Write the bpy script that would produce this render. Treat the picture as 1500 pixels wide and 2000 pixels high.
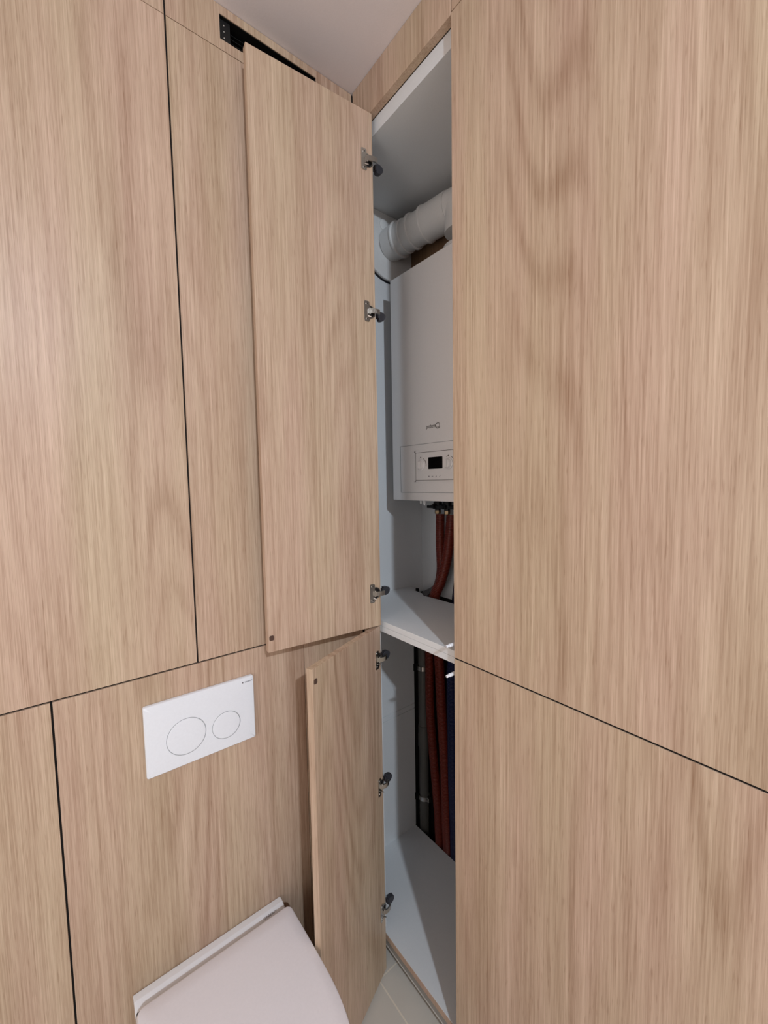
import bpy, bmesh, math, random
from mathutils import Vector, Matrix
random.seed(7)
D = bpy.data
SC = bpy.context.scene
COL = SC.collection
for o in list(D.objects): D.objects.remove(o)

# ------------------------------------------------------------------ camera
CAM = Vector((1.01786, -0.710764, 1.438263))
cd = Vector((-0.7835702, 0.6171921, -0.0713559))
cr = Vector((0.6196559, 0.7846793, -0.0174620))
cu = Vector((-0.0452141, 0.0578988, 0.9972981))
cam_data = D.cameras.new('camera')
cam_data.sensor_fit = 'VERTICAL'; cam_data.sensor_height = 24; cam_data.sensor_width = 18
cam_data.lens = 799.22 * 24 / 2000
cam_data.clip_start = 0.01
cam = D.objects.new('camera', cam_data); COL.objects.link(cam)
M = Matrix(((cr.x, cu.x, -cd.x, CAM.x), (cr.y, cu.y, -cd.y, CAM.y), (cr.z, cu.z, -cd.z, CAM.z), (0, 0, 0, 1)))
cam.matrix_world = M
SC.camera = cam

# ------------------------------------------------------------------ light, world, exposure
H = 2.5355           # ceiling
S = 1.020            # seam height between upper and lower fronts
FZ = -0.095          # floor
X_FAR = 3.1
world = D.worlds.new('world'); SC.world = world; world.use_nodes = True
bg = world.node_tree.nodes['Background']
bg.inputs[0].default_value = (0.8, 0.85, 1.0, 1); bg.inputs[1].default_value = 0.02

def area(name, loc, target, size, energy, color, spread=math.pi):
    l = D.lights.new(name, 'AREA'); l.shape = 'DISK'; l.size = size; l.energy = energy; l.color = color
    l.spread = spread
    o = D.objects.new(name, l); COL.objects.link(o); o.location = loc
    o.rotation_euler = (Vector(target) - Vector(loc)).to_track_quat('-Z', 'Y').to_euler()
    return o
area('downlight_main', (2.55, -1.06, H - .012), (1.2, -.6, .6), .09, 57, (0.77, 0.885, 1.0))
area('far_fill', (X_FAR - .02, -1.0, 1.0), (1.2, -.8, 2.0), 1.0, 9, (0.90, 0.95, 1.0))  # unseen soft fill added at the far wall to lift the ceiling
area('room_fill', (.85, -1.86, 1.35), (.5, 0, 1.45), 1.1, 9, (1.0, 0.94, 0.90))

SC.view_settings.view_transform = 'Standard'
SC.view_settings.look = 'None'
SC.view_settings.gamma = 1
SC.view_settings.use_curve_mapping = False
SC.view_settings.exposure = -0.08

# ------------------------------------------------------------------ helpers
def lin(c):
    return tuple(((v/255)/12.92 if v/255 <= .04045 else ((v/255+.055)/1.055)**2.4) for v in c) + (1,)

def plain(name, rgb, rough=.5, metal=0.0, coat=0.0, bump=0.0, bscale=200, ior=1.45):
    m = D.materials.new(name); m.use_nodes = True; nt = m.node_tree
    b = nt.nodes['Principled BSDF']
    b.inputs['Roughness'].default_value = rough; b.inputs['Metallic'].default_value = metal
    b.inputs['Coat Weight'].default_value = coat; b.inputs['Coat Roughness'].default_value = .05
    b.inputs['IOR'].default_value = ior
    tc = nt.nodes.new('ShaderNodeTexCoord')
    n = nt.nodes.new('ShaderNodeTexNoise'); n.inputs['Scale'].default_value = bscale; n.inputs['Detail'].default_value = 3
    nt.links.new(tc.outputs['Object'], n.inputs['Vector'])
    mx = nt.nodes.new('ShaderNodeMixRGB'); mx.blend_type = 'MULTIPLY'; mx.inputs[0].default_value = .06
    mx.inputs[1].default_value = lin(rgb)
    nt.links.new(n.outputs['Fac'], mx.inputs[2]); nt.links.new(mx.outputs[0], b.inputs['Base Color'])
    if bump:
        bp = nt.nodes.new('ShaderNodeBump'); bp.inputs['Strength'].default_value = bump; bp.inputs['Distance'].default_value = .001
        nt.links.new(n.outputs['Fac'], bp.inputs['Height']); nt.links.new(bp.outputs[0], b.inputs['Normal'])
    return m

def wood(name, light=(212, 188, 166), dark=(150, 119, 96), rough=.42, horiz=False):
    """light oak laminate, grain along object Z"""
    m = D.materials.new(name); m.use_nodes = True; nt = m.node_tree; L = nt.links.new
    b = nt.nodes['Principled BSDF']; b.inputs['Roughness'].default_value = rough
    b.inputs['Specular IOR Level'].default_value = .35
    tc = nt.nodes.new('ShaderNodeTexCoord'); oi = nt.nodes.new('ShaderNodeObjectInfo')
    off = nt.nodes.new('ShaderNodeVectorMath'); off.operation = 'SCALE'; off.inputs['Scale'].default_value = 13.0
    cmb = nt.nodes.new('ShaderNodeCombineXYZ')
    for k in range(3): L(oi.outputs['Random'], cmb.inputs[k])
    L(cmb.outputs[0], off.inputs[0])
    add = nt.nodes.new('ShaderNodeVectorMath'); add.operation = 'ADD'
    L(tc.outputs['Object'], add.inputs[0]); L(off.outputs[0], add.inputs[1])
    def mapped(sc):
        mp = nt.nodes.new('ShaderNodeMapping'); mp.inputs['Scale'].default_value = sc
        L(add.outputs[0], mp.inputs['Vector']); return mp.outputs[0]
    def noise(sc, detail=3, dist=0.0, rgh=.5):
        n = nt.nodes.new('ShaderNodeTexNoise'); n.inputs['Scale'].default_value = 1; n.inputs['Detail'].default_value = detail
        n.inputs['Distortion'].default_value = dist; n.inputs['Roughness'].default_value = rgh
        L(mapped(sc), n.inputs['Vector']); return n.outputs['Fac']
    def math_(op, a, c, clamp=False):
        n = nt.nodes.new('ShaderNodeMath'); n.operation = op; n.use_clamp = clamp
        for i, v in enumerate((a, c)):
            if isinstance(v, (int, float)): n.inputs[i].default_value = v
            else: L(v, n.inputs[i])
        return n.outputs[0]
    # growth rings: contour lines of a slowly varying field -> long cathedral figures
    field = noise((3.4, 3.4, .40), 1.0, .25, .45)
    ringv = math_('MULTIPLY', field, 150.0)
    rings = math_('SINE', ringv, 0.0)
    rings = math_('MULTIPLY_ADD', rings, .5); 
    nt.nodes[-1].inputs[2].default_value = .5
    rings = math_('POWER', rings, 2.0)
    mask = noise((6, 6, .8), 2)
    mask = math_('SUBTRACT', mask, .40); mask = math_('MULTIPLY', mask, 4.0, True)
    rings = math_('MULTIPLY', rings, mask)
    fine = noise((620, 620, 9), 2, 0, .65)          # pores
    mid = noise((200, 200, 3.2), 3, .15, .62)           # streaks
    wide = noise((16, 16, .7), 2)                    # tone bands
    dash = noise((520, 520, 30), 1)
    dash = math_('SUBTRACT', dash, .60); dash = math_('MULTIPLY', dash, 6.0, True)
    v = math_('MULTIPLY', fine, .42)
    v2 = math_('MULTIPLY', mid, .44); v = math_('ADD', v, v2)
    v3 = math_('MULTIPLY', wide, .26); v = math_('ADD', v, v3)
    v4 = math_('MULTIPLY', rings, .11); v = math_('ADD', v, v4)
    v5 = math_('MULTIPLY', dash, .10); v = math_('ADD', v, v5)
    rp = nt.nodes.new('ShaderNodeValToRGB'); e = rp.color_ramp.elements
    e[0].position = .39; e[0].color = lin(light); e[1].position = .82; e[1].color = lin(dark)
    L(v, rp.inputs[0])
    # faint pinkish / yellowish drift
    hue = noise((9, 9, 1.1), 1)
    hr = nt.nodes.new('ShaderNodeValToRGB'); h = hr.color_ramp.elements
    h[0].position = .35; h[0].color = (1.0, .955, .955, 1); h[1].position = .65; h[1].color = (.975, .99, .93, 1)
    L(hue, hr.inputs[0])
    mx = nt.nodes.new('ShaderNodeMixRGB'); mx.blend_type = 'MULTIPLY'; mx.inputs[0].default_value = 1
    L(rp.outputs[0], mx.inputs[1]); L(hr.outputs[0], mx.inputs[2]); L(mx.outputs[0], b.inputs['Base Color'])
    bp = nt.nodes.new('ShaderNodeBump'); bp.inputs['Strength'].default_value = .22; bp.inputs['Distance'].default_value = .0005
    bp.invert = True
    L(v, bp.inputs['Height']); L(bp.outputs[0], b.inputs['Normal'])
    return m

def tiles(name):
    m = D.materials.new(name); m.use_nodes = True; nt = m.node_tree; L = nt.links.new
    b = nt.nodes['Principled BSDF']; b.inputs['Roughness'].default_value = .45
    tc = nt.nodes.new('ShaderNodeTexCoord'); mp = nt.nodes.new('ShaderNodeMapping')
    mp.inputs['Location'].default_value = (-.084 + .002 + .6, .024 + .002 + .6, 0)
    L(tc.outputs['Object'], mp.inputs['Vector'])
    br = nt.nodes.new('ShaderNodeTexBrick'); br.offset = 0; br.squash = 1
    br.inputs['Scale'].default_value = 1; br.inputs['Brick Width'].default_value = .6; br.inputs['Row Height'].default_value = .6
    br.inputs['Mortar Size'].default_value = .0022; br.inputs['Mortar Smooth'].default_value = .1
    br.inputs['Color1'].default_value = lin((216, 207, 195)); br.inputs['Color2'].default_value = lin((212, 203, 192))
    br.inputs['Mortar'].default_value = lin((238, 226, 208))
    L(mp.outputs[0], br.inputs['Vector'])
    n = nt.nodes.new('ShaderNodeTexNoise'); n.inputs['Scale'].default_value = 9; n.inputs['Detail'].default_value = 6
    L(tc.outputs['Object'], n.inputs['Vector'])
    mx = nt.nodes.new('ShaderNodeMixRGB'); mx.blend_type = 'MULTIPLY'; mx.inputs[0].default_value = .15
    L(br.outputs['Color'], mx.inputs[1]); L(n.outputs['Fac'], mx.inputs[2]); L(mx.outputs[0], b.inputs['Base Color'])
    return m

WOOD = wood('oak laminate')
WOODE = wood('oak edge band', (205, 180, 162), (168, 138, 118), .5)
WALNUT = wood('brown backing board', (150, 118, 90), (112, 82, 60), .6)
WHITE = plain('white melamine', (222, 223, 224), .45)
BODY = plain('white enamel', (230, 228, 228), .25)
CERAM = plain('white ceramic', (236, 234, 236), .16, coat=.4)
PLATE = plain('glossy white plastic', (236, 238, 244), .12, coat=.3)
SEAT = plain('satin white seat', (233, 228, 232), .35)
PAINT = plain('white ceiling paint', (240, 233, 236), .9, bump=.15, bscale=260)
WALLP = plain('white wall paint', (238, 232, 226), .9, bump=.1)
DARK = plain('dark cavity', (22, 17, 15), .9)  # near-black colour that paints in the shade of panel gaps and open shaft
BLACK = plain('black metal', (7, 7, 7), .6)
STEEL = plain('nickel steel', (200, 196, 190), .28, metal=1)
GREYM = plain('grey hinge arm', (62, 62, 68), .4, metal=.3)
GROOVE = plain('grey seam', (150, 152, 156), .5)
LCD = plain('black display', (14, 13, 13), .15)
PRINT = plain('grey print', (120, 118, 124), .6)
PRINTD = plain('dark print', (70, 64, 58), .6)
REDP = plain('red conduit', (104, 36, 23), .42)
BLUEP = plain('blue conduit', (20, 27, 62), .42)
DRAIN = plain('grey drain plastic', (92, 90, 86), .5)
GREYF = plain('grey flexible hose', (112, 112, 114), .5)
BRASS = plain('brass', (150, 128, 100), .45, metal=1)
FLUE = plain('white flue plastic', (226, 224, 222), .35)
RUB = plain('black rubber', (25, 25, 28), .7)
FELT = plain('brown felt pad', (84, 62, 52), .9)
SILIC = plain('pale sealant', (205, 200, 194), .5)
RAIL = plain('grey rail', (150, 146, 140), .5)
FLOORM = tiles('beige floor tiles')

def link(name, bm, mats, parent=None, smooth=False, bevel=0.0, seg=2):
    me = D.meshes.new(name); bmesh.ops.recalc_face_normals(bm, faces=bm.faces[:]); bm.to_mesh(me); bm.free()
    if not isinstance(mats, (list, tuple)): mats = [mats]
    for m in mats: me.materials.append(m)
    if any(p.use_smooth for p in me.polygons): me.set_sharp_from_angle(angle=.6)
    o = D.objects.new(name, me); COL.objects.link(o)
    if parent: o.parent = parent
    if smooth:
        for p in me.polygons: p.use_smooth = True
    if bevel:
        md = o.modifiers.new('bevel', 'BEVEL'); md.width = bevel; md.segments = seg; md.limit_method = 'ANGLE'; md.angle_limit = .7
        for p in me.polygons: p.use_smooth = True
        md2 = o.modifiers.new('wn', 'WEIGHTED_NORMAL'); md2.keep_sharp = True
    return o

def tag(o, label=None, cat=None, group=None, kind=None):
    if label: o['label'] = label
    if cat: o['category'] = cat
    if group: o['group'] = group
    if kind: o['kind'] = kind
    return o

def empty(name, loc, label, cat, group=None, rz=0):
    o = D.objects.new(name, None); COL.objects.link(o); o.location = loc; o.rotation_euler.z = rz
    o.empty_display_size = .05
    return tag(o, label, cat, group)

def box(bm, x0, x1, y0, y1, z0, z1, mi=0):
    vs = [bm.verts.new(c) for c in ((x0,y0,z0),(x1,y0,z0),(x1,y1,z0),(x0,y1,z0),(x0,y0,z1),(x1,y0,z1),(x1,y1,z1),(x0,y1,z1))]
    for f in ((0,3,2,1),(4,5,6,7),(0,1,5,4),(1,2,6,5),(2,3,7,6),(3,0,4,7)):
        fc = bm.faces.new([vs[i] for i in f]); fc.material_index = mi

def B(*boxes):
    bm = bmesh.new()
    for b in boxes: box(bm, *b)
    return bm

def frame(ax):
    ax = Vector(ax).normalized()
    h = Vector((0,0,1)) if abs(ax.z) < .9 else Vector((1,0,0))
    u = ax.cross(h).normalized(); return u, ax.cross(u).normalized(), ax

def lathe(bm, base, ax, prof, n=40, mi=0, cap=True):
    """prof: list of (distance along axis, radius)"""
    u, v, a = frame(ax); base = Vector(base); rings = []
    for d, r in prof:
        rings.append([bm.verts.new(base + a*d + (u*math.cos(2*math.pi*k/n) + v*math.sin(2*math.pi*k/n))*max(r, 1e-5)) for k in range(n)])
    for A, Bq in zip(rings, rings[1:]):
        for k in range(n):
            f = bm.faces.new((A[k], A[(k+1) % n], Bq[(k+1) % n], Bq[k])); f.material_index = mi; f.smooth = True
    if cap:
        for rg in (rings[0], rings[-1]):
            f = bm.faces.new(rg); f.material_index = mi
    return rings

def catmull(pts, sub=14):
    P = [Vector(p) for p in pts]; P = [P[0]*2-P[1]] + P + [P[-1]*2-P[-2]]; out = []
    for i in range(1, len(P)-2):
        for k in range(sub):
            t = k/sub; a, b, c, d = P[i-1:i+3]
            out.append(.5*((2*b)+(c-a)*t+(2*a-5*b+4*c-d)*t*t+(3*b-a-3*c+d)*t**3))
    out.append(P[-2]); return out

def tube(bm, pts, r, n=20, mi=0, cap=True, corr=0.0, pitch=.004):
    """sweep; corr adds corrugation amplitude"""
    if corr:
        # resample evenly
        L_ = [0]
        for a, b in zip(pts, pts[1:]): L_.append(L_[-1] + (b-a).length)
        tot = L_[-1]; N = int(tot/(pitch/4)); out = []; j = 0
        for k in range(N+1):
            s = tot*k/N
            while j < len(L_)-2 and L_[j+1] < s: j += 1
            t = (s-L_[j])/max(L_[j+1]-L_[j], 1e-9); out.append(pts[j].lerp(pts[j+1], t))
        pts = out
    rings = []; prev = None
    for i, p in enumerate(pts):
        a = (pts[min(i+1, len(pts)-1)] - pts[max(i-1, 0)]).normalized()
        if prev is None: u, v, _ = frame(a)
        else:
            u = (prev - a*prev.dot(a)).normalized(); v = a.cross(u)
        prev = u
        rr = (r(i/(len(pts)-1)) if callable(r) else r) + (corr*(1 if i % 4 < 2 else -1) if corr else 0)
        rings.append([bm.verts.new(p + (u*math.cos(2*math.pi*k/n) + v*math.sin(2*math.pi*k/n))*rr) for k in range(n)])
    for A, Bq in zip(rings, rings[1:]):
        for k in range(n):
            f = bm.faces.new((A[k], A[(k+1) % n], Bq[(k+1) % n], Bq[k])); f.material_index = mi; f.smooth = True
    if cap:
        for rg in (rings[0], rings[-1]):
            f = bm.faces.new(rg); f.material_index = mi

def prism(bm, pts, z0, z1, mi=0, M=None):
    """extrude 2D outline; M maps (a,b,z) to 3D"""
    M = M or (lambda a, b, z: (a, b, z))
    lo = [bm.verts.new(M(a, b, z0)) for a, b in pts]; hi = [bm.verts.new(M(a, b, z1)) for a, b in pts]
    fs = [bm.faces.new(lo[::-1]), bm.faces.new(hi)]
    n = len(pts)
    for k in range(n): fs.append(bm.faces.new((lo[k], lo[(k+1) % n], hi[(k+1) % n], hi[k])))
    for f in fs: f.material_index = mi
    return lo, hi

def rrect(w, h, r, n=6, cx=0, cy=0):
    out = []
    for sx, sy, a0 in ((1,1,0),(-1,1,90),(-1,-1,180),(1,-1,270)):
        for k in range(n+1):
            a = math.radians(a0 + 90*k/n)
            out.append((cx + sx*(w/2-r) + r*math.cos(a), cy + sy*(h/2-r) + r*math.sin(a)))
    return out

def text_mesh(body, size, depth, xs=1.0):
    cu_ = D.curves.new('lettering', 'FONT'); cu_.body = body; cu_.size = size; cu_.extrude = depth; cu_.align_x = 'LEFT'
    to = D.objects.new('lettering', cu_); COL.objects.link(to)
    dg = bpy.context.evaluated_depsgraph_get()
    me = D.meshes.new_from_object(to.evaluated_get(dg)); D.objects.remove(to)
    xs_ = [v.co.x for v in me.vertices]; w = max(xs_) - min(xs_)
    return me, w
def put_text(name, body, width, height, mat, mtx, parent):
    me, w = text_mesh(body, height/.7, .0002)
    s = width / w
    for v in me.vertices:
        v.co = mtx @ Vector((v.co.x*s, v.co.y, v.co.z))
    me.materials.clear(); me.materials.append(mat)
    o = D.objects.new(name, me); COL.objects.link(o); o.parent = parent
    return o

def panel(name, x0, x1, y0, y1, z0, z1, label, cat='wall panel', mat=WOOD, bev=.0007, group=None):
    cx, cy, cz = (x0+x1)/2, (y0+y1)/2, z0
    bm = B((x0-cx, x1-cx, y0-cy, y1-cy, 0, z1-z0))
    o = link(name, bm, mat, bevel=bev, seg=2); o.location = (cx, cy, cz)
    return tag(o, label, cat, group)

# ------------------------------------------------------------------ room shell
X1, Y0 = 3.1, -1.9
def struct(name, bm, m):
    o = link(name, bm, m); o['kind'] = 'structure'; return o
struct('floor', B((-.3, X1, Y0, .6, FZ-.05, FZ)), FLOORM)
struct('ceiling', B((-.3, X1, Y0, .6, H, H+.05)), PAINT)
struct('wall_left', B((-.35, -.045, Y0, -.005, FZ, H)), DARK)
struct('wall_back', B((-.35, X1, .447, .55, FZ, H)), DARK)  # coloured near-black so the open shaft behind the pipes reads as deep shade
struct('wall_right', B((X1, X1+.05, Y0, .6, FZ, H)), WALLP)
struct('wall_front', B((-.35, X1, Y0-.05, Y0, FZ, H)), WALLP)
struct('wall_side', B((-.35, -.200, -.005, .447, FZ, H)), DARK)

# oak cladding on the toilet wall
g = .0018; T = -.018; ZT = 2.4385
A_, B_, C_ = -.4785, -.7495, -.2025
panel('oak_panel', T, 0, Y0+.002, A_-g, S+g, ZT-.0006, 'broad upper oak wall panel on the far left, above the horizontal seam')
panel('oak_panel', T, 0, A_+g, -.001, S+g, ZT-.0006, 'narrow tall upper oak wall panel partly behind the open upper door')
panel('oak_panel', T, 0, Y0+.002, B_-g, FZ+.002, S-g, 'lower oak wall panel at the bottom left corner beside the long vertical seam')
panel('oak_panel', T, 0, B_+g, C_-.0008, FZ+.002, S-g, 'lower oak wall panel carrying the white flush plate and toilet')
panel('oak_panel', T, 0, C_+.0008, -.001, FZ+.002, S-g, 'thin lower oak wall strip behind the open lower door')
panel('oak_panel', T, 0, Y0+.002, A_-g, ZT+.0006, H-.001, 'oak strip under the ceiling on the far left, left of the vent slot')
# strip with the vent opening
vy0, vy1, vz0, vz1 = -.3635, -.1145, 2.462, 2.5155
o = link('oak_panel', B((T, 0, A_+g, vy0, ZT+.0006, H-.001), (T, 0, vy1, -.001, ZT+.0006, H-.001),
                     (T, 0, vy0, vy1, ZT+.0006, vz0), (T, 0, vy0, vy1, vz1, H-.001)), WOOD)
tag(o, 'oak strip under the ceiling with the black vent slot cut in it', 'wall panel')
# dark strips added inside the panel gaps, their near-black colour standing in for shade
struct('gap_shade_1', B((T+.001, T+.0130, Y0+.002, -.006, S-g+.0001, S+g-.0001)), DARK)
struct('gap_shade_2', B((T+.001, T+.0130, A_-g+.0001, A_+g-.0001, S+g+.001, H-.002)), DARK)
struct('gap_shade_3', B((T+.001, T+.0130, B_-g+.0001, B_+g-.0001, FZ+.004, S-g-.001)), DARK)
struct('gap_shade_4', B((.3765, X1-.002, .0022, .018, S-g+.0001, S+g-.0001)), DARK)
struct('gap_shade_5', B((-.044, -.0005, -.0009, .0190, FZ+.001, H-.002)), DARK)
# the vent
vent = empty('vent', (T, (vy0+vy1)/2, (vz0+vz1)/2), 'black recessed air vent slot high on the oak wall above the open door', 'vent')
yc, zc = vent.location.y, vent.location.z
w2, h2 = (vy1-vy0)/2-.0005, (vz1-vz0)/2-.0005
bm = B((-.026, -.024, -w2, w2, -h2, h2), (-.024, .0165, -w2, -w2+.0012, -h2, h2), (-.024, .0165, w2-.0012, w2, -h2, h2),
       (-.024, .0165, -w2, w2, -h2, -h2+.0012), (-.024, .0165, -w2, w2, h2-.0012, h2))
link('vent_box', bm, BLACK, vent)
bm = bmesh.new()
for k in range(5): box(bm, -.020, -.008, -w2+.0012, w2-.0012, -h2+.009+k*.0095, -h2+.0105+k*.0095)
link('louvre', bm, BLACK, vent)
link('mounting_plate', B((.006, .0095, -w2+.0012, -w2+.026, -h2+.0012, h2-.0012)), BLACK, vent)
for k in range(3):
    bm = bmesh.new(); lathe(bm, (.0095, -w2+.012, -.013+k*.0135), (1,0,0), [(0,.0016),(.0012,.0016),(.0016,.0008)], 12)
    link('screw', bm, STEEL, vent, smooth=True)

# oak fronts on the cupboard wall
RX = .3755
panel('oak_panel', RX, 1.75, .0, .019, S+g, 2.4335, 'large upper oak panel filling the right side of the photo')
panel('oak_panel', RX, 1.75, .0, .019, FZ+.002, S-g, 'large lower oak panel on the right, below the slanting seam')
panel('oak_panel', RX+.001, 1.75, .0, .019, 2.4355, H-.001, 'oak bulkhead board at the ceiling above the right panel')
panel('oak_panel', 1.753, X1-.002, .0, .019, FZ+.002, H-.001, 'plain oak panel at the end of the cupboard wall')
panel('bulkhead_board', .0045, RX-.001, .0, .019, 2.4300, H-.001, 'oak bulkhead board at the ceiling above the open cupboard', 'board')

# ------------------------------------------------------------------ the open tall cupboard
cab = empty('tall_cupboard', (.1, .2, FZ), 'open tall white cupboard in the corner with two oak doors swung out', 'cupboard')
def cpart(name, boxes, mat=WHITE, bev=.0005, label=None, smooth=False):
    bm = bmesh.new()
    for b in boxes: box(bm, b[0]-.1, b[1]-.1, b[2]-.2, b[3]-.2, b[4]-FZ, b[5]-FZ, *(b[6:7]))
    o = link(name, bm, mat, cab, bevel=bev)
    if label: o['label'] = label
    return o
XL, XR, YF, YB = -.180, .378, .020, .425
TOPZ = 2.388
cpart('side_panel', [(XL-.018, XL, .001, .374, .54, .9935), (XL-.018, XL, .001, YB, .9935, TOPZ)])
cpart('side_panel', [(XL-.018, XL, .001, .374, .5195, .5375), (XL-.018, XL-.002, .001, .374, .5375, .54, )], label='narrow joint strip')
cpart('side_panel', [(XL-.018, XL, .001, .374, .012, .517), (XL-.018, XL-.002, .001, .374, .517, .5195)])
cpart('side_panel', [(XR, XR+.018, YF, YB, -.008, TOPZ)])
cpart('back_panel', [(XL-.018, XR, YB, YB+.018, .9935, 2.02)], label='white lower back panel')
cpart('back_panel', [(XL-.018, XR, YB, YB+.018, 2.0205, 2.1205)])
cpart('back_board', [(XL, XR, .372, YB+.018, 2.1210, TOPZ)], WALNUT, label='brown wooden back board behind the flue')
cpart('top_panel', [(XL-.018, RX-.001, YF, YB, TOPZ+.002, 2.4295)])
cpart('base_panel', [(XL-.018, XR, YF, .372, -.008, .012)])
cpart('edge_band', [(.03, RX-.001, YF-.0012, YF-.0001, -.008, .0095)], WOODE, 0, label='oak edge band of the base panel')
cpart('base_rail', [(-.1, XR, YF+.002, YF+.02, -.031, -.0085)], RAIL, 0)
cpart('plinth', [(-.1, XR, .085, .10, FZ+.001, -.0315)], WHITE)
cpart('sealing_strip', [(-.05, XR, YF+.001, YF+.006, -.0355, -.0315)], SILIC, 0)
# stiles behind the hinges
cpart('stile', [(.0008, .060, .006, .0195, FZ+.003, 2.4295)], WOOD)
cpart('mounting_strip', [(.030, .050, .0197, .0315, .0125, .992)], label='white strip carrying the lower hinges')
cpart('mounting_strip', [(.030, .050, .0197, .0315, 1.0285, TOPZ)], label='white strip carrying the upper hinges')
# double shelf between the two carcasses (upper one has a cut-out for the pipes)
def shelf(z0, z1, name, lab):
    pts = [(XL, YF), (XR, YF), (XR, .308), (.03, .308), (-.045, .303), (-.075, .322), (-.125, .327), (-.140, .352), (XL, .356)]
    bm = bmesh.new(); prism(bm, [(a-.1, b-.2) for a, b in pts], z0-FZ, z1-FZ)
    o = link(name, bm, WHITE, cab, bevel=.0006); o['label'] = lab
shelf(1.0105, 1.0265, 'shelf', 'upper board of the double shelf')
shelf(.9935, 1.0100, 'shelf', 'lower board of the double shelf')

# push latches with white pins, mounted at the right-hand edge
for z, lab in ((1.0490, 'white push latch pin above the shelf'), (.9760, 'white push latch pin below the shelf')):
    bm = bmesh.new(); lathe(bm, (.3655-.1, -.0165-.2, z-FZ), (0,1,0), [(0,.0022),(.0008,.0034),(.002,.0036),(.010,.0036),(.0105,.0044),(.058,.0044)], 20)
    lathe(bm, (.3655-.1, -.0170-.2, z-FZ), (0,1,0), [(0,.0012),(.001,.0012)], 12, 1)
    o = link('push_latch', bm, [PLATE, FELT], cab, smooth=True); o['label'] = lab

def hinge(parent, u, z, lab, ang):
    """door-local: x along door from hinge edge, y = out of the inner face, z up"""
    bm = bmesh.new()
    M1 = lambda a, b, c: (a, c, b)
    # flange plate with rounded ends
    prism(bm, rrect(.0165, .054, .004, 5, u, z), .0002, .0022, 0, M1)
    # cup
    lathe(bm, (u-.010, 0, z), (0,1,0), [(0,.0175),(.0018,.0175),(.0018,.0150),(.0004,.0145)], 36, 0)
    lathe(bm, (u-.010, .0005, z), (0,1,0), [(0,.0145),(.0004,.0144)], 30, 1)
    for s in (-1, 1):
        lathe(bm, (u, .0022, z+s*.020), (0,1,0), [(0,.0036),(.0010,.0034),(.0014,.0018)], 16, 0)
        box(bm, u-.0025, u+.0025, .0034, .0038, z+s*.020-.0006, z+s*.020+.0006, 1)
    # bridge links crossing the door edge
    pts = catmull([(u-.004, .004, z), (u-.012, .011, z), (u-.024, .014, z), (u-.034, .012, z)], 6)
    for p, q in zip(pts, pts[1:]):
        box(bm, min(p.x, q.x)-.0006, max(p.x, q.x)+.0006, p.y-.002, p.y+.0022, z-.0062, z+.0062, 0)
    lathe(bm, (u-.008, .006, z-.0085), (0,0,1), [(0,.0026),(.017,.0026)], 14, 0)
    lathe(bm, (u-.002, .004, z-.013), Vector((-.5,.45,-.25)), [(0,.0016),(.010,.0016)], 10, 0)
    o = link('hinge', bm, [STEEL, DARK], parent); o['label'] = lab
    for p in o.data.polygons: p.use_smooth = False
    # arm body behind the stile (in door-local space, rotated back to the carcass direction)
    bm = bmesh.new()
    prof = [(0, -.013), (.007, -.0145), (.015, -.012), (.021, -.006), (.023, .001), (.021, .007), (.012, .011), (0, .011)]
    prism(bm, prof, -.0065, .0065, 0, lambda a, b, c: (c, a, b))
    # tip block
    box(bm, -.0055, .0055, -.004, .0005, -.008, .007, 0)
    a = link('hinge_arm', bm, GREYM, o, bevel=.0012)
    a.rotation_euler.z = -ang
    a.location = (Matrix.Rotation(-ang, 3, 'Z') @ Vector((-.0100, .0165, 0))) + Vector((0, 0, z))
    a['label'] = 'dark grey hinge arm with cover'
    return o

def door(hx, hy, tx, ty, z0, z1, hz, lab, bump):
    ang = math.atan2(ty-hy, tx-hx); W = math.hypot(tx-hx, ty-hy)
    # inner face in local plane y=0, door body on the -y side ... local x from hinge to tip
    bm = B((0, W, -.018, 0, 0, z1-z0))
    o = link('door', bm, [WOOD], cab, bevel=.0006)
    o.location = (hx-.1, hy-.2, z0-FZ); o.rotation_euler.z = ang; o['label'] = lab
    for i, (u, z) in enumerate(hz):
        hinge(o, u, z-z0, ('top', 'middle', 'bottom')[i] + ' nickel cup hinge of this door', ang)
    u, z = bump
    bm = bmesh.new(); prism(bm, rrect(.0115, .0125, .0035, 5, u, z-z0), -.0002, .0012, 0, lambda a, b, c: (a, c, b))
    k = link('bumper_pad', bm, FELT, o); k['label'] = 'small dark square pad near the free corner'
    return o
# local +y must be the inner face side (+x world): with x axis pointing to -y world, local y points to +x world
door(.0865, .0045, .0605, -.329, S+g, 2.428, [(.0285, 2.302), (.0285, 1.908), (.0285, 1.1205)], 'upper oak door standing open, seen from its inner side', (.3255, 1.0575))
door(.0800, .0060, .2065, -.2865, -.083, S-g-.0005, [(.0235, .922), (.0235, .531), (.0235, .127)], 'lower oak door standing half open, seen from its inner side', (.3085, .9865))

# ------------------------------------------------------------------ boiler
bo = empty('boiler', (.12, .305, 1.378), 'white wall hung gas boiler inside the cupboard with knobs and black display', 'boiler')
ox, oy, oz = bo.location
bm = B((-.205, .205, -.105, .118, 0, .737))
link('casing', bm, BODY, bo, bevel=.0028, seg=3)
M1 = lambda a, b, c: (a-ox, c-oy, b-oz)
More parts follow.
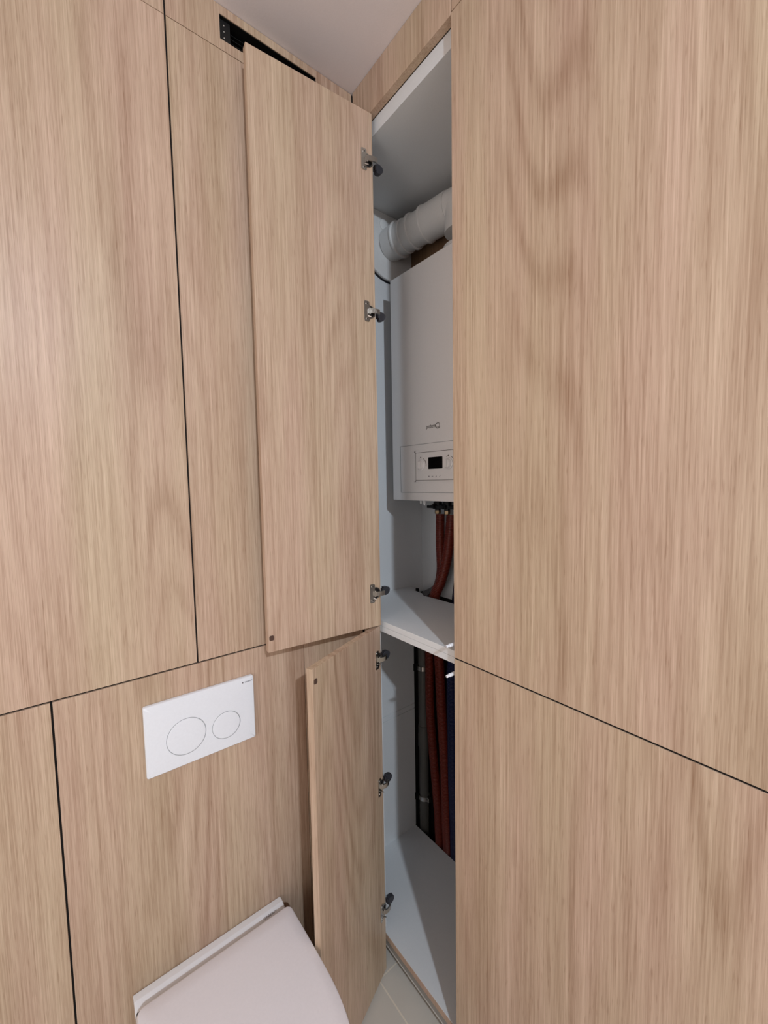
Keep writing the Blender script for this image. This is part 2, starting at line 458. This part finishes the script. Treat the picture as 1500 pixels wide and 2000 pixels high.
# front flap outlined by a fine groove
def ring_rect(x0, x1, z0, z1, w, yf, d, mat, name, parent=bo):
    bm = B((x0-ox, x1-ox, yf-oy, yf+d-oy, z1-w-oz, z1-oz), (x0-ox, x1-ox, yf-oy, yf+d-oy, z0-oz, z0+w-oz),
           (x0-ox, x0+w-ox, yf-oy, yf+d-oy, z0-oz, z1-oz), (x1-w-ox, x1-ox, yf-oy, yf+d-oy, z0-oz, z1-oz))
    return link(name, bm, mat, parent)
fy = .200
bm = bmesh.new(); prism(bm, rrect(.322, .152, .002, 3, .12, 1.4815), fy-.0005, fy+.001, 0, M1)
fl = link('control_flap', bm, BODY, bo, bevel=.0004)
ring_rect(-.0425, .2825, 1.404, 1.559, .0011, fy-.0007, .0005, GROOVE, 'flap_groove')
ring_rect(.031, .204, 1.4385, 1.5370, .0045, fy-.0035, .003, BODY, 'control_bezel')
ring_rect(.0355, .1995, 1.4430, 1.5325, .0013, fy-.0037, .0004, PRINTD, 'bezel_groove')
bm = bmesh.new(); prism(bm, rrect(.164, .089, .002, 3, .1175, 1.4877), fy-.0032, fy-.0006, 0, M1)
link('control_panel', bm, BODY, bo)
bm = bmesh.new(); prism(bm, rrect(.060, .036, .0015, 3, .1245, 1.4965), fy-.0040, fy-.0030, 0, M1)
link('display', bm, LCD, bo)
for kx in (.0615, .1800):
    bm = bmesh.new()
    lathe(bm, (kx-ox, fy-.0030-oy, 1.492-oz), (0,-1,0), [(0,.0172),(.003,.0168),(.0045,.0142),(.0105,.0125),(.012,.0115),(.0122,.0)], 40)
    box(bm, kx-ox-.0022, kx-ox+.0022, fy-.0178-oy, fy-.0148-oy, 1.492-oz-.011, 1.492-oz+.011)
    link('knob', bm, BODY, bo, smooth=False)
    # printed arc beside the knob
    bm = bmesh.new(); pts = []
    for k in range(15):
        a = math.radians(65-k*5.5); pts.append((kx+math.cos(a)*.0215, 1.492+math.sin(a)*.0215))
    for k in range(14, -1, -1):
        a = math.radians(65-k*5.5); rr = .0228+.0012*(k/14); pts.append((kx+math.cos(a)*rr, 1.492+math.sin(a)*rr))
    prism(bm, pts, fy-.0035, fy-.0031, 0, M1)
    link('scale_mark', bm, PRINTD, bo)
    bm = bmesh.new(); prism(bm, [(kx-.004, 1.5145), (kx+.000, 1.5145), (kx+.0005, 1.5165), (kx-.0015, 1.5195), (kx-.0040, 1.5165)], fy-.0035, fy-.0031, 0, M1)
    prism(bm, [(kx-.0105, 1.5115), (kx-.0085, 1.5125), (kx-.0095, 1.5140)], fy-.0035, fy-.0031, 0, M1)
    link('flame_mark', bm, PRINTD, bo)
# small symbols under the display
ic = [(.0965, 0), (.1115, 1), (.1275, 2), (.1430, 3)]
for x, k in ic:
    bm = bmesh.new(); z = 1.4555
    if k == 0: lathe(bm, (x-ox, fy-.0031-oy, z-oz), (0,-1,0), [(0,.0022),(.0004,.0022)], 14)
    if k == 1: prism(bm, [(x-.0035, z-.0008), (x+.0035, z-.0008), (x+.0035, z+.0008), (x-.0035, z+.0008)], fy-.0035, fy-.0031, 0, M1)
    if k == 2: prism(bm, [(x-.0018, z-.0024), (x+.0018, z-.0024), (x+.0018, z), (x, z+.003), (x-.0018, z)], fy-.0035, fy-.0031, 0, M1)
    if k == 3: prism(bm, [(x-.003, z-.0002), (x-.0015, z-.0022), (x+.0035, z+.0025), (x+.0028, z+.0030), (x-.0013, z-.0008)], fy-.0035, fy-.0031, 0, M1)
    link('symbol', bm, PRINT, bo)
# maker's lettering and ring emblem
mt = Matrix.Translation((.0845-ox, fy-.0004-oy, 1.6045-oz)) @ Matrix.Rotation(math.pi/2, 4, 'X')
put_text('lettering', 'protherm', .0385, .0125, PRINTD, mt, bo)
bm = bmesh.new()
for r0, r1, a0, a1 in ((.0098, .0078, 30, 330), (.0062, .0054, -150, 150)):
    pts = [(.1335+math.cos(math.radians(a0+(a1-a0)*k/24))*r0, 1.6095+math.sin(math.radians(a0+(a1-a0)*k/24))*r0) for k in range(25)]
    pts += [(.1335+math.cos(math.radians(a1-(a1-a0)*k/24))*r1, 1.6095+math.sin(math.radians(a1-(a1-a0)*k/24))*r1) for k in range(25)]
    prism(bm, pts, fy-.0006, fy+.0002, 0, M1)
link('ring_emblem', bm, PRINTD, bo)
# clear drip spout and valves beneath
bm = bmesh.new(); lathe(bm, (-.095, -.060, 0), (0,0,-1), [(0,.006),(.010,.006),(.012,.004),(.018,.004)], 16)
lathe(bm, (-.112, -.060, 0), (0,0,-1), [(0,.004),(.012,.004)], 14)
link('drain_spout', bm, WHITE, bo, smooth=True)
for vx, dy in ((-.175, .085), (-.128, .085), (-.075, .085), (-.02, .085), (.04, .085)):
    bm = bmesh.new()
    lathe(bm, (vx, dy, .003), (0,0,-1), [(0,.013),(.018,.013),(.018,.0165),(.032,.0165),(.032,.011),(.05,.011)], 6)
    lathe(bm, (vx, dy, -.030), (0,-1,0), [(0,.010),(.022,.010),(.024,.007),(.034,.007)], 16)
    box(bm, vx-.017, vx+.017, dy-.040, dy-.034, -.036, -.026)
    link('valve', bm, BLACK, bo)
    bm = bmesh.new(); lathe(bm, (vx, dy, -.046), (0,0,-1), [(0,.0115),(.012,.0115),(.013,.010)], 6)
    v_ = link('nut', bm, BRASS, bo); v_['label'] = 'brass nut under a dark valve'

# ------------------------------------------------------------------ flue
fx = empty('flue_pipe', (-.1795, .272, 2.290), 'white plastic flue pipe running from the boiler top to a big round wall rosette', 'flue pipe')
fo = Vector(fx.location)
def disc(r, x0, x1, mat, name, n=72):
    """wall disc whose top is cut off along the underside of the top panel"""
    zt = TOPZ + .0012 - fo.z; bm = bmesh.new(); loops = []
    for x, rr in ((x0, r), (x1-.0025, r), (x1-.0008, r-.0012), (x1, r-.004)):
        loops.append([(x, rr*math.sin(2*math.pi*k/n), min(rr*math.cos(2*math.pi*k/n), zt-.0003)) for k in range(n)])
    rs = [[bm.verts.new(p) for p in l] for l in loops]
    for A, Bq in zip(rs, rs[1:]):
        for k in range(n): bm.faces.new((A[k], A[(k+1) % n], Bq[(k+1) % n], Bq[k]))
    bm.faces.new(rs[0]); bm.faces.new(rs[-1])
    return link(name, bm, mat, fx)
k = disc(.1285, 0, .0045, RUB, 'seal_ring'); k['label'] = 'black foam ring behind the rosette'
disc(.1240, .0046, .0145, FLUE, 'wall_rosette')
bm = bmesh.new(); lathe(bm, (.0145, -.030, .058), (1,0,0), [(0,.0190),(.003,.0190),(.0045,.0165),(.0042,.0)], 32)
link('inspection_cap', bm, FLUE, fx)
P0 = Vector((-.1645, .272, 2.290)) - fo; P1 = Vector((.098, .310, 2.294)) - fo
ax = (P1-P0).normalized(); Ltot = (P1-P0).length
bm = bmesh.new()
prof = [(-.004,.0540),(.012,.0555),(.040,.0560),(.043,.0595),(.048,.0595),(.050,.0530),(.070,.0530),(.072,.0550),(.076,.0550),(.078,.0515),
        (.104,.0515),(.106,.0565),(.112,.0565),(.114,.0520),(.158,.0520),(.160,.0575),(.166,.0575),(.168,.0550),(.200,.0550),(Ltot-.004,.0560)]
lathe(bm, P0, ax, prof, 56)
link('branch_pipe', bm, FLUE, fx)
elb = catmull([P1-ax*.01, P1+ax*.014, P1+ax*.028+Vector((0,0,-.010)), P1+ax*.034+Vector((0,0,-.040)), P1+ax*.034+Vector((0,0,-.085))], 10)
bm = bmesh.new(); tube(bm, elb, .0535, 40)
link('elbow', bm, FLUE, fx)
bm = bmesh.new(); e = elb[-1]
lathe(bm, (e.x, e.y, 2.1155-fo.z), (0,0,1), [(0,.066),(.008,.066),(.012,.060),(.05,.058),(.05,.05)], 48)
link('boiler_collar', bm, FLUE, fx)

# ------------------------------------------------------------------ pipes in the cupboard
def pipe(name, label, cat, pts, r, mat, corr=.0008, group=None):
    c = catmull(pts, 10); base = Vector(pts[-1]); base.z = min(p[2] for p in pts)
    bm = bmesh.new(); tube(bm, [p-base for p in c], r, 20, corr=corr, pitch=.0052)
    o = link(name, bm, mat); o.location = base
    return tag(o, label, cat, group)
pipe('conduit_pipe', 'dark red conduit pipe nearest the left, dropping from boiler valve to the shelf gap', 'pipe',
     [(-.042,.390,1.318),(-.034,.380,1.21),(-.026,.375,1.11),(-.042,.375,1.05),(-.078,.375,.98),(-.104,.388,.88),(-.110,.392,.72),(-.107,.392,.51),(-.086,.392,.30),(-.070,.392,.15),(-.060,.392,-.02)], .0165, REDP)
pipe('conduit_pipe', 'bright orange red conduit pipe bulging over the rear of the shelf', 'pipe',
     [(.014,.390,1.318),(.012,.370,1.18),(-.001,.350,1.085),(-.018,.338,1.035),(-.034,.342,.97),(-.058,.380,.88),(-.058,.395,.74),(-.047,.395,.54),(-.033,.395,.34),(-.012,.380,.14),(-.016,.394,-.02)], .0185, REDP)
pipe('conduit_pipe', 'dark blue conduit pipe beside the red ones under the shelf', 'pipe',
     [(.062,.392,1.318),(.055,.392,1.15),(.035,.392,1.0),(.020,.392,.86),(.008,.392,.70),(.009,.392,.52),(.012,.392,.3),(.022,.392,-.02)], .0185, BLUEP)
pipe('conduit_pipe', 'dark pipe at the right edge among the boiler connections', 'pipe',
     [(.115,.394,1.318),(.105,.394,1.1),(.085,.394,.9),(.068,.394,.6),(.070,.394,.3),(.075,.394,-.02)], .0165, BLUEP)
pipe('flexible_hose', 'grey flexible hose rising from the shelf gap to the red pipes', 'hose',
     [(-.149,.3965,.86),(-.149,.3965,.95),(-.140,.394,.99),(-.100,.408,1.020),(-.055,.4125,1.062),(-.035,.4130,1.11),(-.033,.4130,1.16)], .0115, GREYF, .0006)
dr = empty('drain_pipe', (-.156, .400, FZ), 'dark grey vertical drain pipe at the back left under the shelf', 'pipe')
bm = bmesh.new(); lathe(bm, (0,0,.002), (0,0,1), [(0,.0195),(.45,.0195),(.451,.0225),(.50,.0225),(.502,.0215),(.54,.0215),(.541,.0195),(.90,.0195)], 32)
link('pipe_body', bm, DRAIN, dr)
for z in (.785, .235):
    bm = bmesh.new(); lathe(bm, (0,0,z-.009), (0,0,1), [(0,.0205),(.0005,.0228),(.0175,.0228),(.018,.0205)], 32)
    box(bm, .018, .034, -.006, .006, z-.009, z+.009); lathe(bm, (.027,-.006,z), (0,-1,0), [(0,.004),(.006,.004)], 8)
    link('pipe_clamp', bm, STEEL, dr, smooth=False)
    bm = bmesh.new(); box(bm, -.0235, -.006, -.021, -.019, z-.014, z+.014)
    box(bm, -.0235, -.021, -.030, .018, z-.014, z+.014)
    k = link('clamp_bracket', bm, BLACK, dr)
# black clip standing at the rear shelf edge
bm = B((-.008, .008, -.006, .006, 0, .022), (-.004, .004, -.010, -.006, .004, .016))
o = link('cable_clip', bm, RUB, bevel=.001); o.location = (-.150, .366, 1.000)
tag(o, 'small black clip behind the rear edge of the white shelf', 'clip')

# ------------------------------------------------------------------ flush plate
py, pz = -.4745, .8725
fp = empty('flush_plate', (0, py, pz), 'white flush plate with two round buttons on the oak wall', 'flush plate')
W_, H_ = .2465, .1645
MP = lambda a, b, c: (c, a, b)
bm = bmesh.new()
# gently cushioned front: outline rings shrinking inwards
def out(w, h, r, x, n=8):
    return [bm.verts.new((x, a, b)) for a, b in rrect(w, h, r, n)]
rings = [out(W_-.004, H_-.004, .004, .0003), out(W_, H_, .005, .0015), out(W_, H_, .005, .0085), out(W_-.0012, H_-.0012, .0045, .0100), out(W_-.004, H_-.004, .004, .0112),
         out(W_-.03, H_-.03, .004, .0118), out(W_*.5, H_*.5, .003, .0122)]
for A, Bq in zip(rings, rings[1:]):
    n = len(A)
    for k in range(n):
        f = bm.faces.new((A[k], A[(k+1) % n], Bq[(k+1) % n], Bq[k])); f.smooth = True
bm.faces.new(rings[0]); bm.faces.new(rings[-1])
link('plate', bm, PLATE, fp)
for (by, bz, r) in ((-.5135, .8590, .0430), (-.4235, .8510, .0338)):
    bm = bmesh.new(); lathe(bm, (.0112, by-py, bz-pz), (1,0,0), [(0,r),(.0014,r),(.00145,r-.0009)], 72, 0, cap=False)
    k = link('button_gap', bm, GROOVE, fp, smooth=True); k['label'] = 'fine grey ring around the button'
    bm = bmesh.new(); lathe(bm, (.0112, by-py, bz-pz), (1,0,0), [(0,r-.0009),(.0010,r-.0009),(.0019,r-.0018),(.0022,r-.006),(.0021,r*.5),(.0020,.0)], 72)
    link('button', bm, PLATE, fp)
mt = Matrix(((0,0,1,.0119),(1,0,0,-.3752-py),(0,1,0,.9415-pz),(0,0,0,1)))
put_text('lettering', 'GEBERIT', .0200, .0030, PRINT, mt, fp)
link('square_mark', B((.0116, .0121, -.3815-py, -.3780-py, .9415-pz, .9447-pz)), PRINT, fp)

# ------------------------------------------------------------------ toilet
to = empty('toilet', (0, py, .0), 'white wall hung toilet with closed D-shaped lid below the flush plate', 'toilet')
def dshape(back, front, hw, z, n=24, rc=.014, bulge=.002):
    """outline in (x, y): straight back with rounded corners, gently bulging sides and a round nose"""
    pts = []
    for k in range(7):
        a = math.radians(180 + 90*k/6); pts.append((back+rc+rc*math.cos(a), -hw+rc+rc*math.sin(a)))
    xs = back + (front-back)*.40
    for k in range(1, 7):
        t = k/6; pts.append((back+rc+(xs-back-rc)*t, -hw-bulge*math.sin(t*math.pi/2)))
    hb = hw+bulge
    for k in range(1, 2*n):
        a = math.radians(-90 + 180*k/(2*n)); c, s = math.cos(a), math.sin(a)
        pts.append((xs+(front-xs)*abs(c)**.82, hb*(abs(s)**.92)*(1 if s > 0 else -1)))
    for k in range(6, 0, -1):
        t = k/6; pts.append((back+rc+(xs-back-rc)*t, hw+bulge*math.sin(t*math.pi/2)))
    for k in range(7):
        a = math.radians(90 + 90*k/6); pts.append((back+rc+rc*math.cos(a), hw-rc+rc*math.sin(a)))
    return [(x, y, z) for x, y in pts]
def loft(bm, loops, cap=True):
    rs = [[bm.verts.new(p) for p in L_] for L_ in loops]
    for A, Bq in zip(rs, rs[1:]):
        n = len(A)
        for k in range(n):
            f = bm.faces.new((A[k], A[(k+1) % n], Bq[(k+1) % n], Bq[k])); f.smooth = True
    if cap: bm.faces.new(rs[0][::-1]); bm.faces.new(rs[-1])
LZ = .338
# ceramic bowl
bm = bmesh.new()
loft(bm, [dshape(.001, .30, .10, .00), dshape(.001, .38, .125, .03), dshape(.001, .45, .155, .12), dshape(.001, .49, .168, .20), dshape(.001, .505, .1735, .27),
          dshape(.001, .506, .1745, .292), dshape(.004, .503, .172, .297, rc=.012), dshape(.008, .498, .168, .299, rc=.010)])
link('bowl', bm, CERAM, to)
# raised ledge at the wall
bm = bmesh.new()
prism(bm, [(.001,.270),(.062,.270),(.0615,.2850),(.0200,.3050),(.0180,.3055),(.0040,.3055),(.001,.3035)], -.1750, .1750, 0, lambda a, b, c: (a, c, b))
link('rear_ledge', bm, CERAM, to, bevel=.0022, seg=3)
# seat ring and lid
bm = bmesh.new()
loft(bm, [dshape(.072, .508, .1715, .3005), dshape(.070, .511, .1735, .303), dshape(.070, .511, .1735, .315), dshape(.073, .508, .175, .3175)])
link('seat', bm, SEAT, to)
bm = bmesh.new()
loft(bm, [dshape(.068, .512, .1735, .3190), dshape(.0655, .5145, .1755, .3215), dshape(.0655, .5145, .1755, .333), dshape(.067, .513, .174, .3360),
          dshape(.071, .508, .170, .3378), dshape(.10, .47, .15, .3386), dshape(.18, .35, .08, .3390)])
link('lid', bm, SEAT, to)
for s in (-1, 1):
    bm = bmesh.new(); lathe(bm, (.0640, s*.150, .3120), (0, s, 0), [(-.012,.0110),(.0225,.0110),(.0240,.009)], 24)
    k = link('lid_hinge', bm, RUB, to); k['label'] = 'dark lid hinge peg'
mt = Matrix(((0,-.901,.434,.0312),(1,0,0,.1165),(0,.434,.901,.29985),(0,0,0,1)))
put_text('lettering', 'GEBERIT', .036, .0052, PRINT, mt, to)
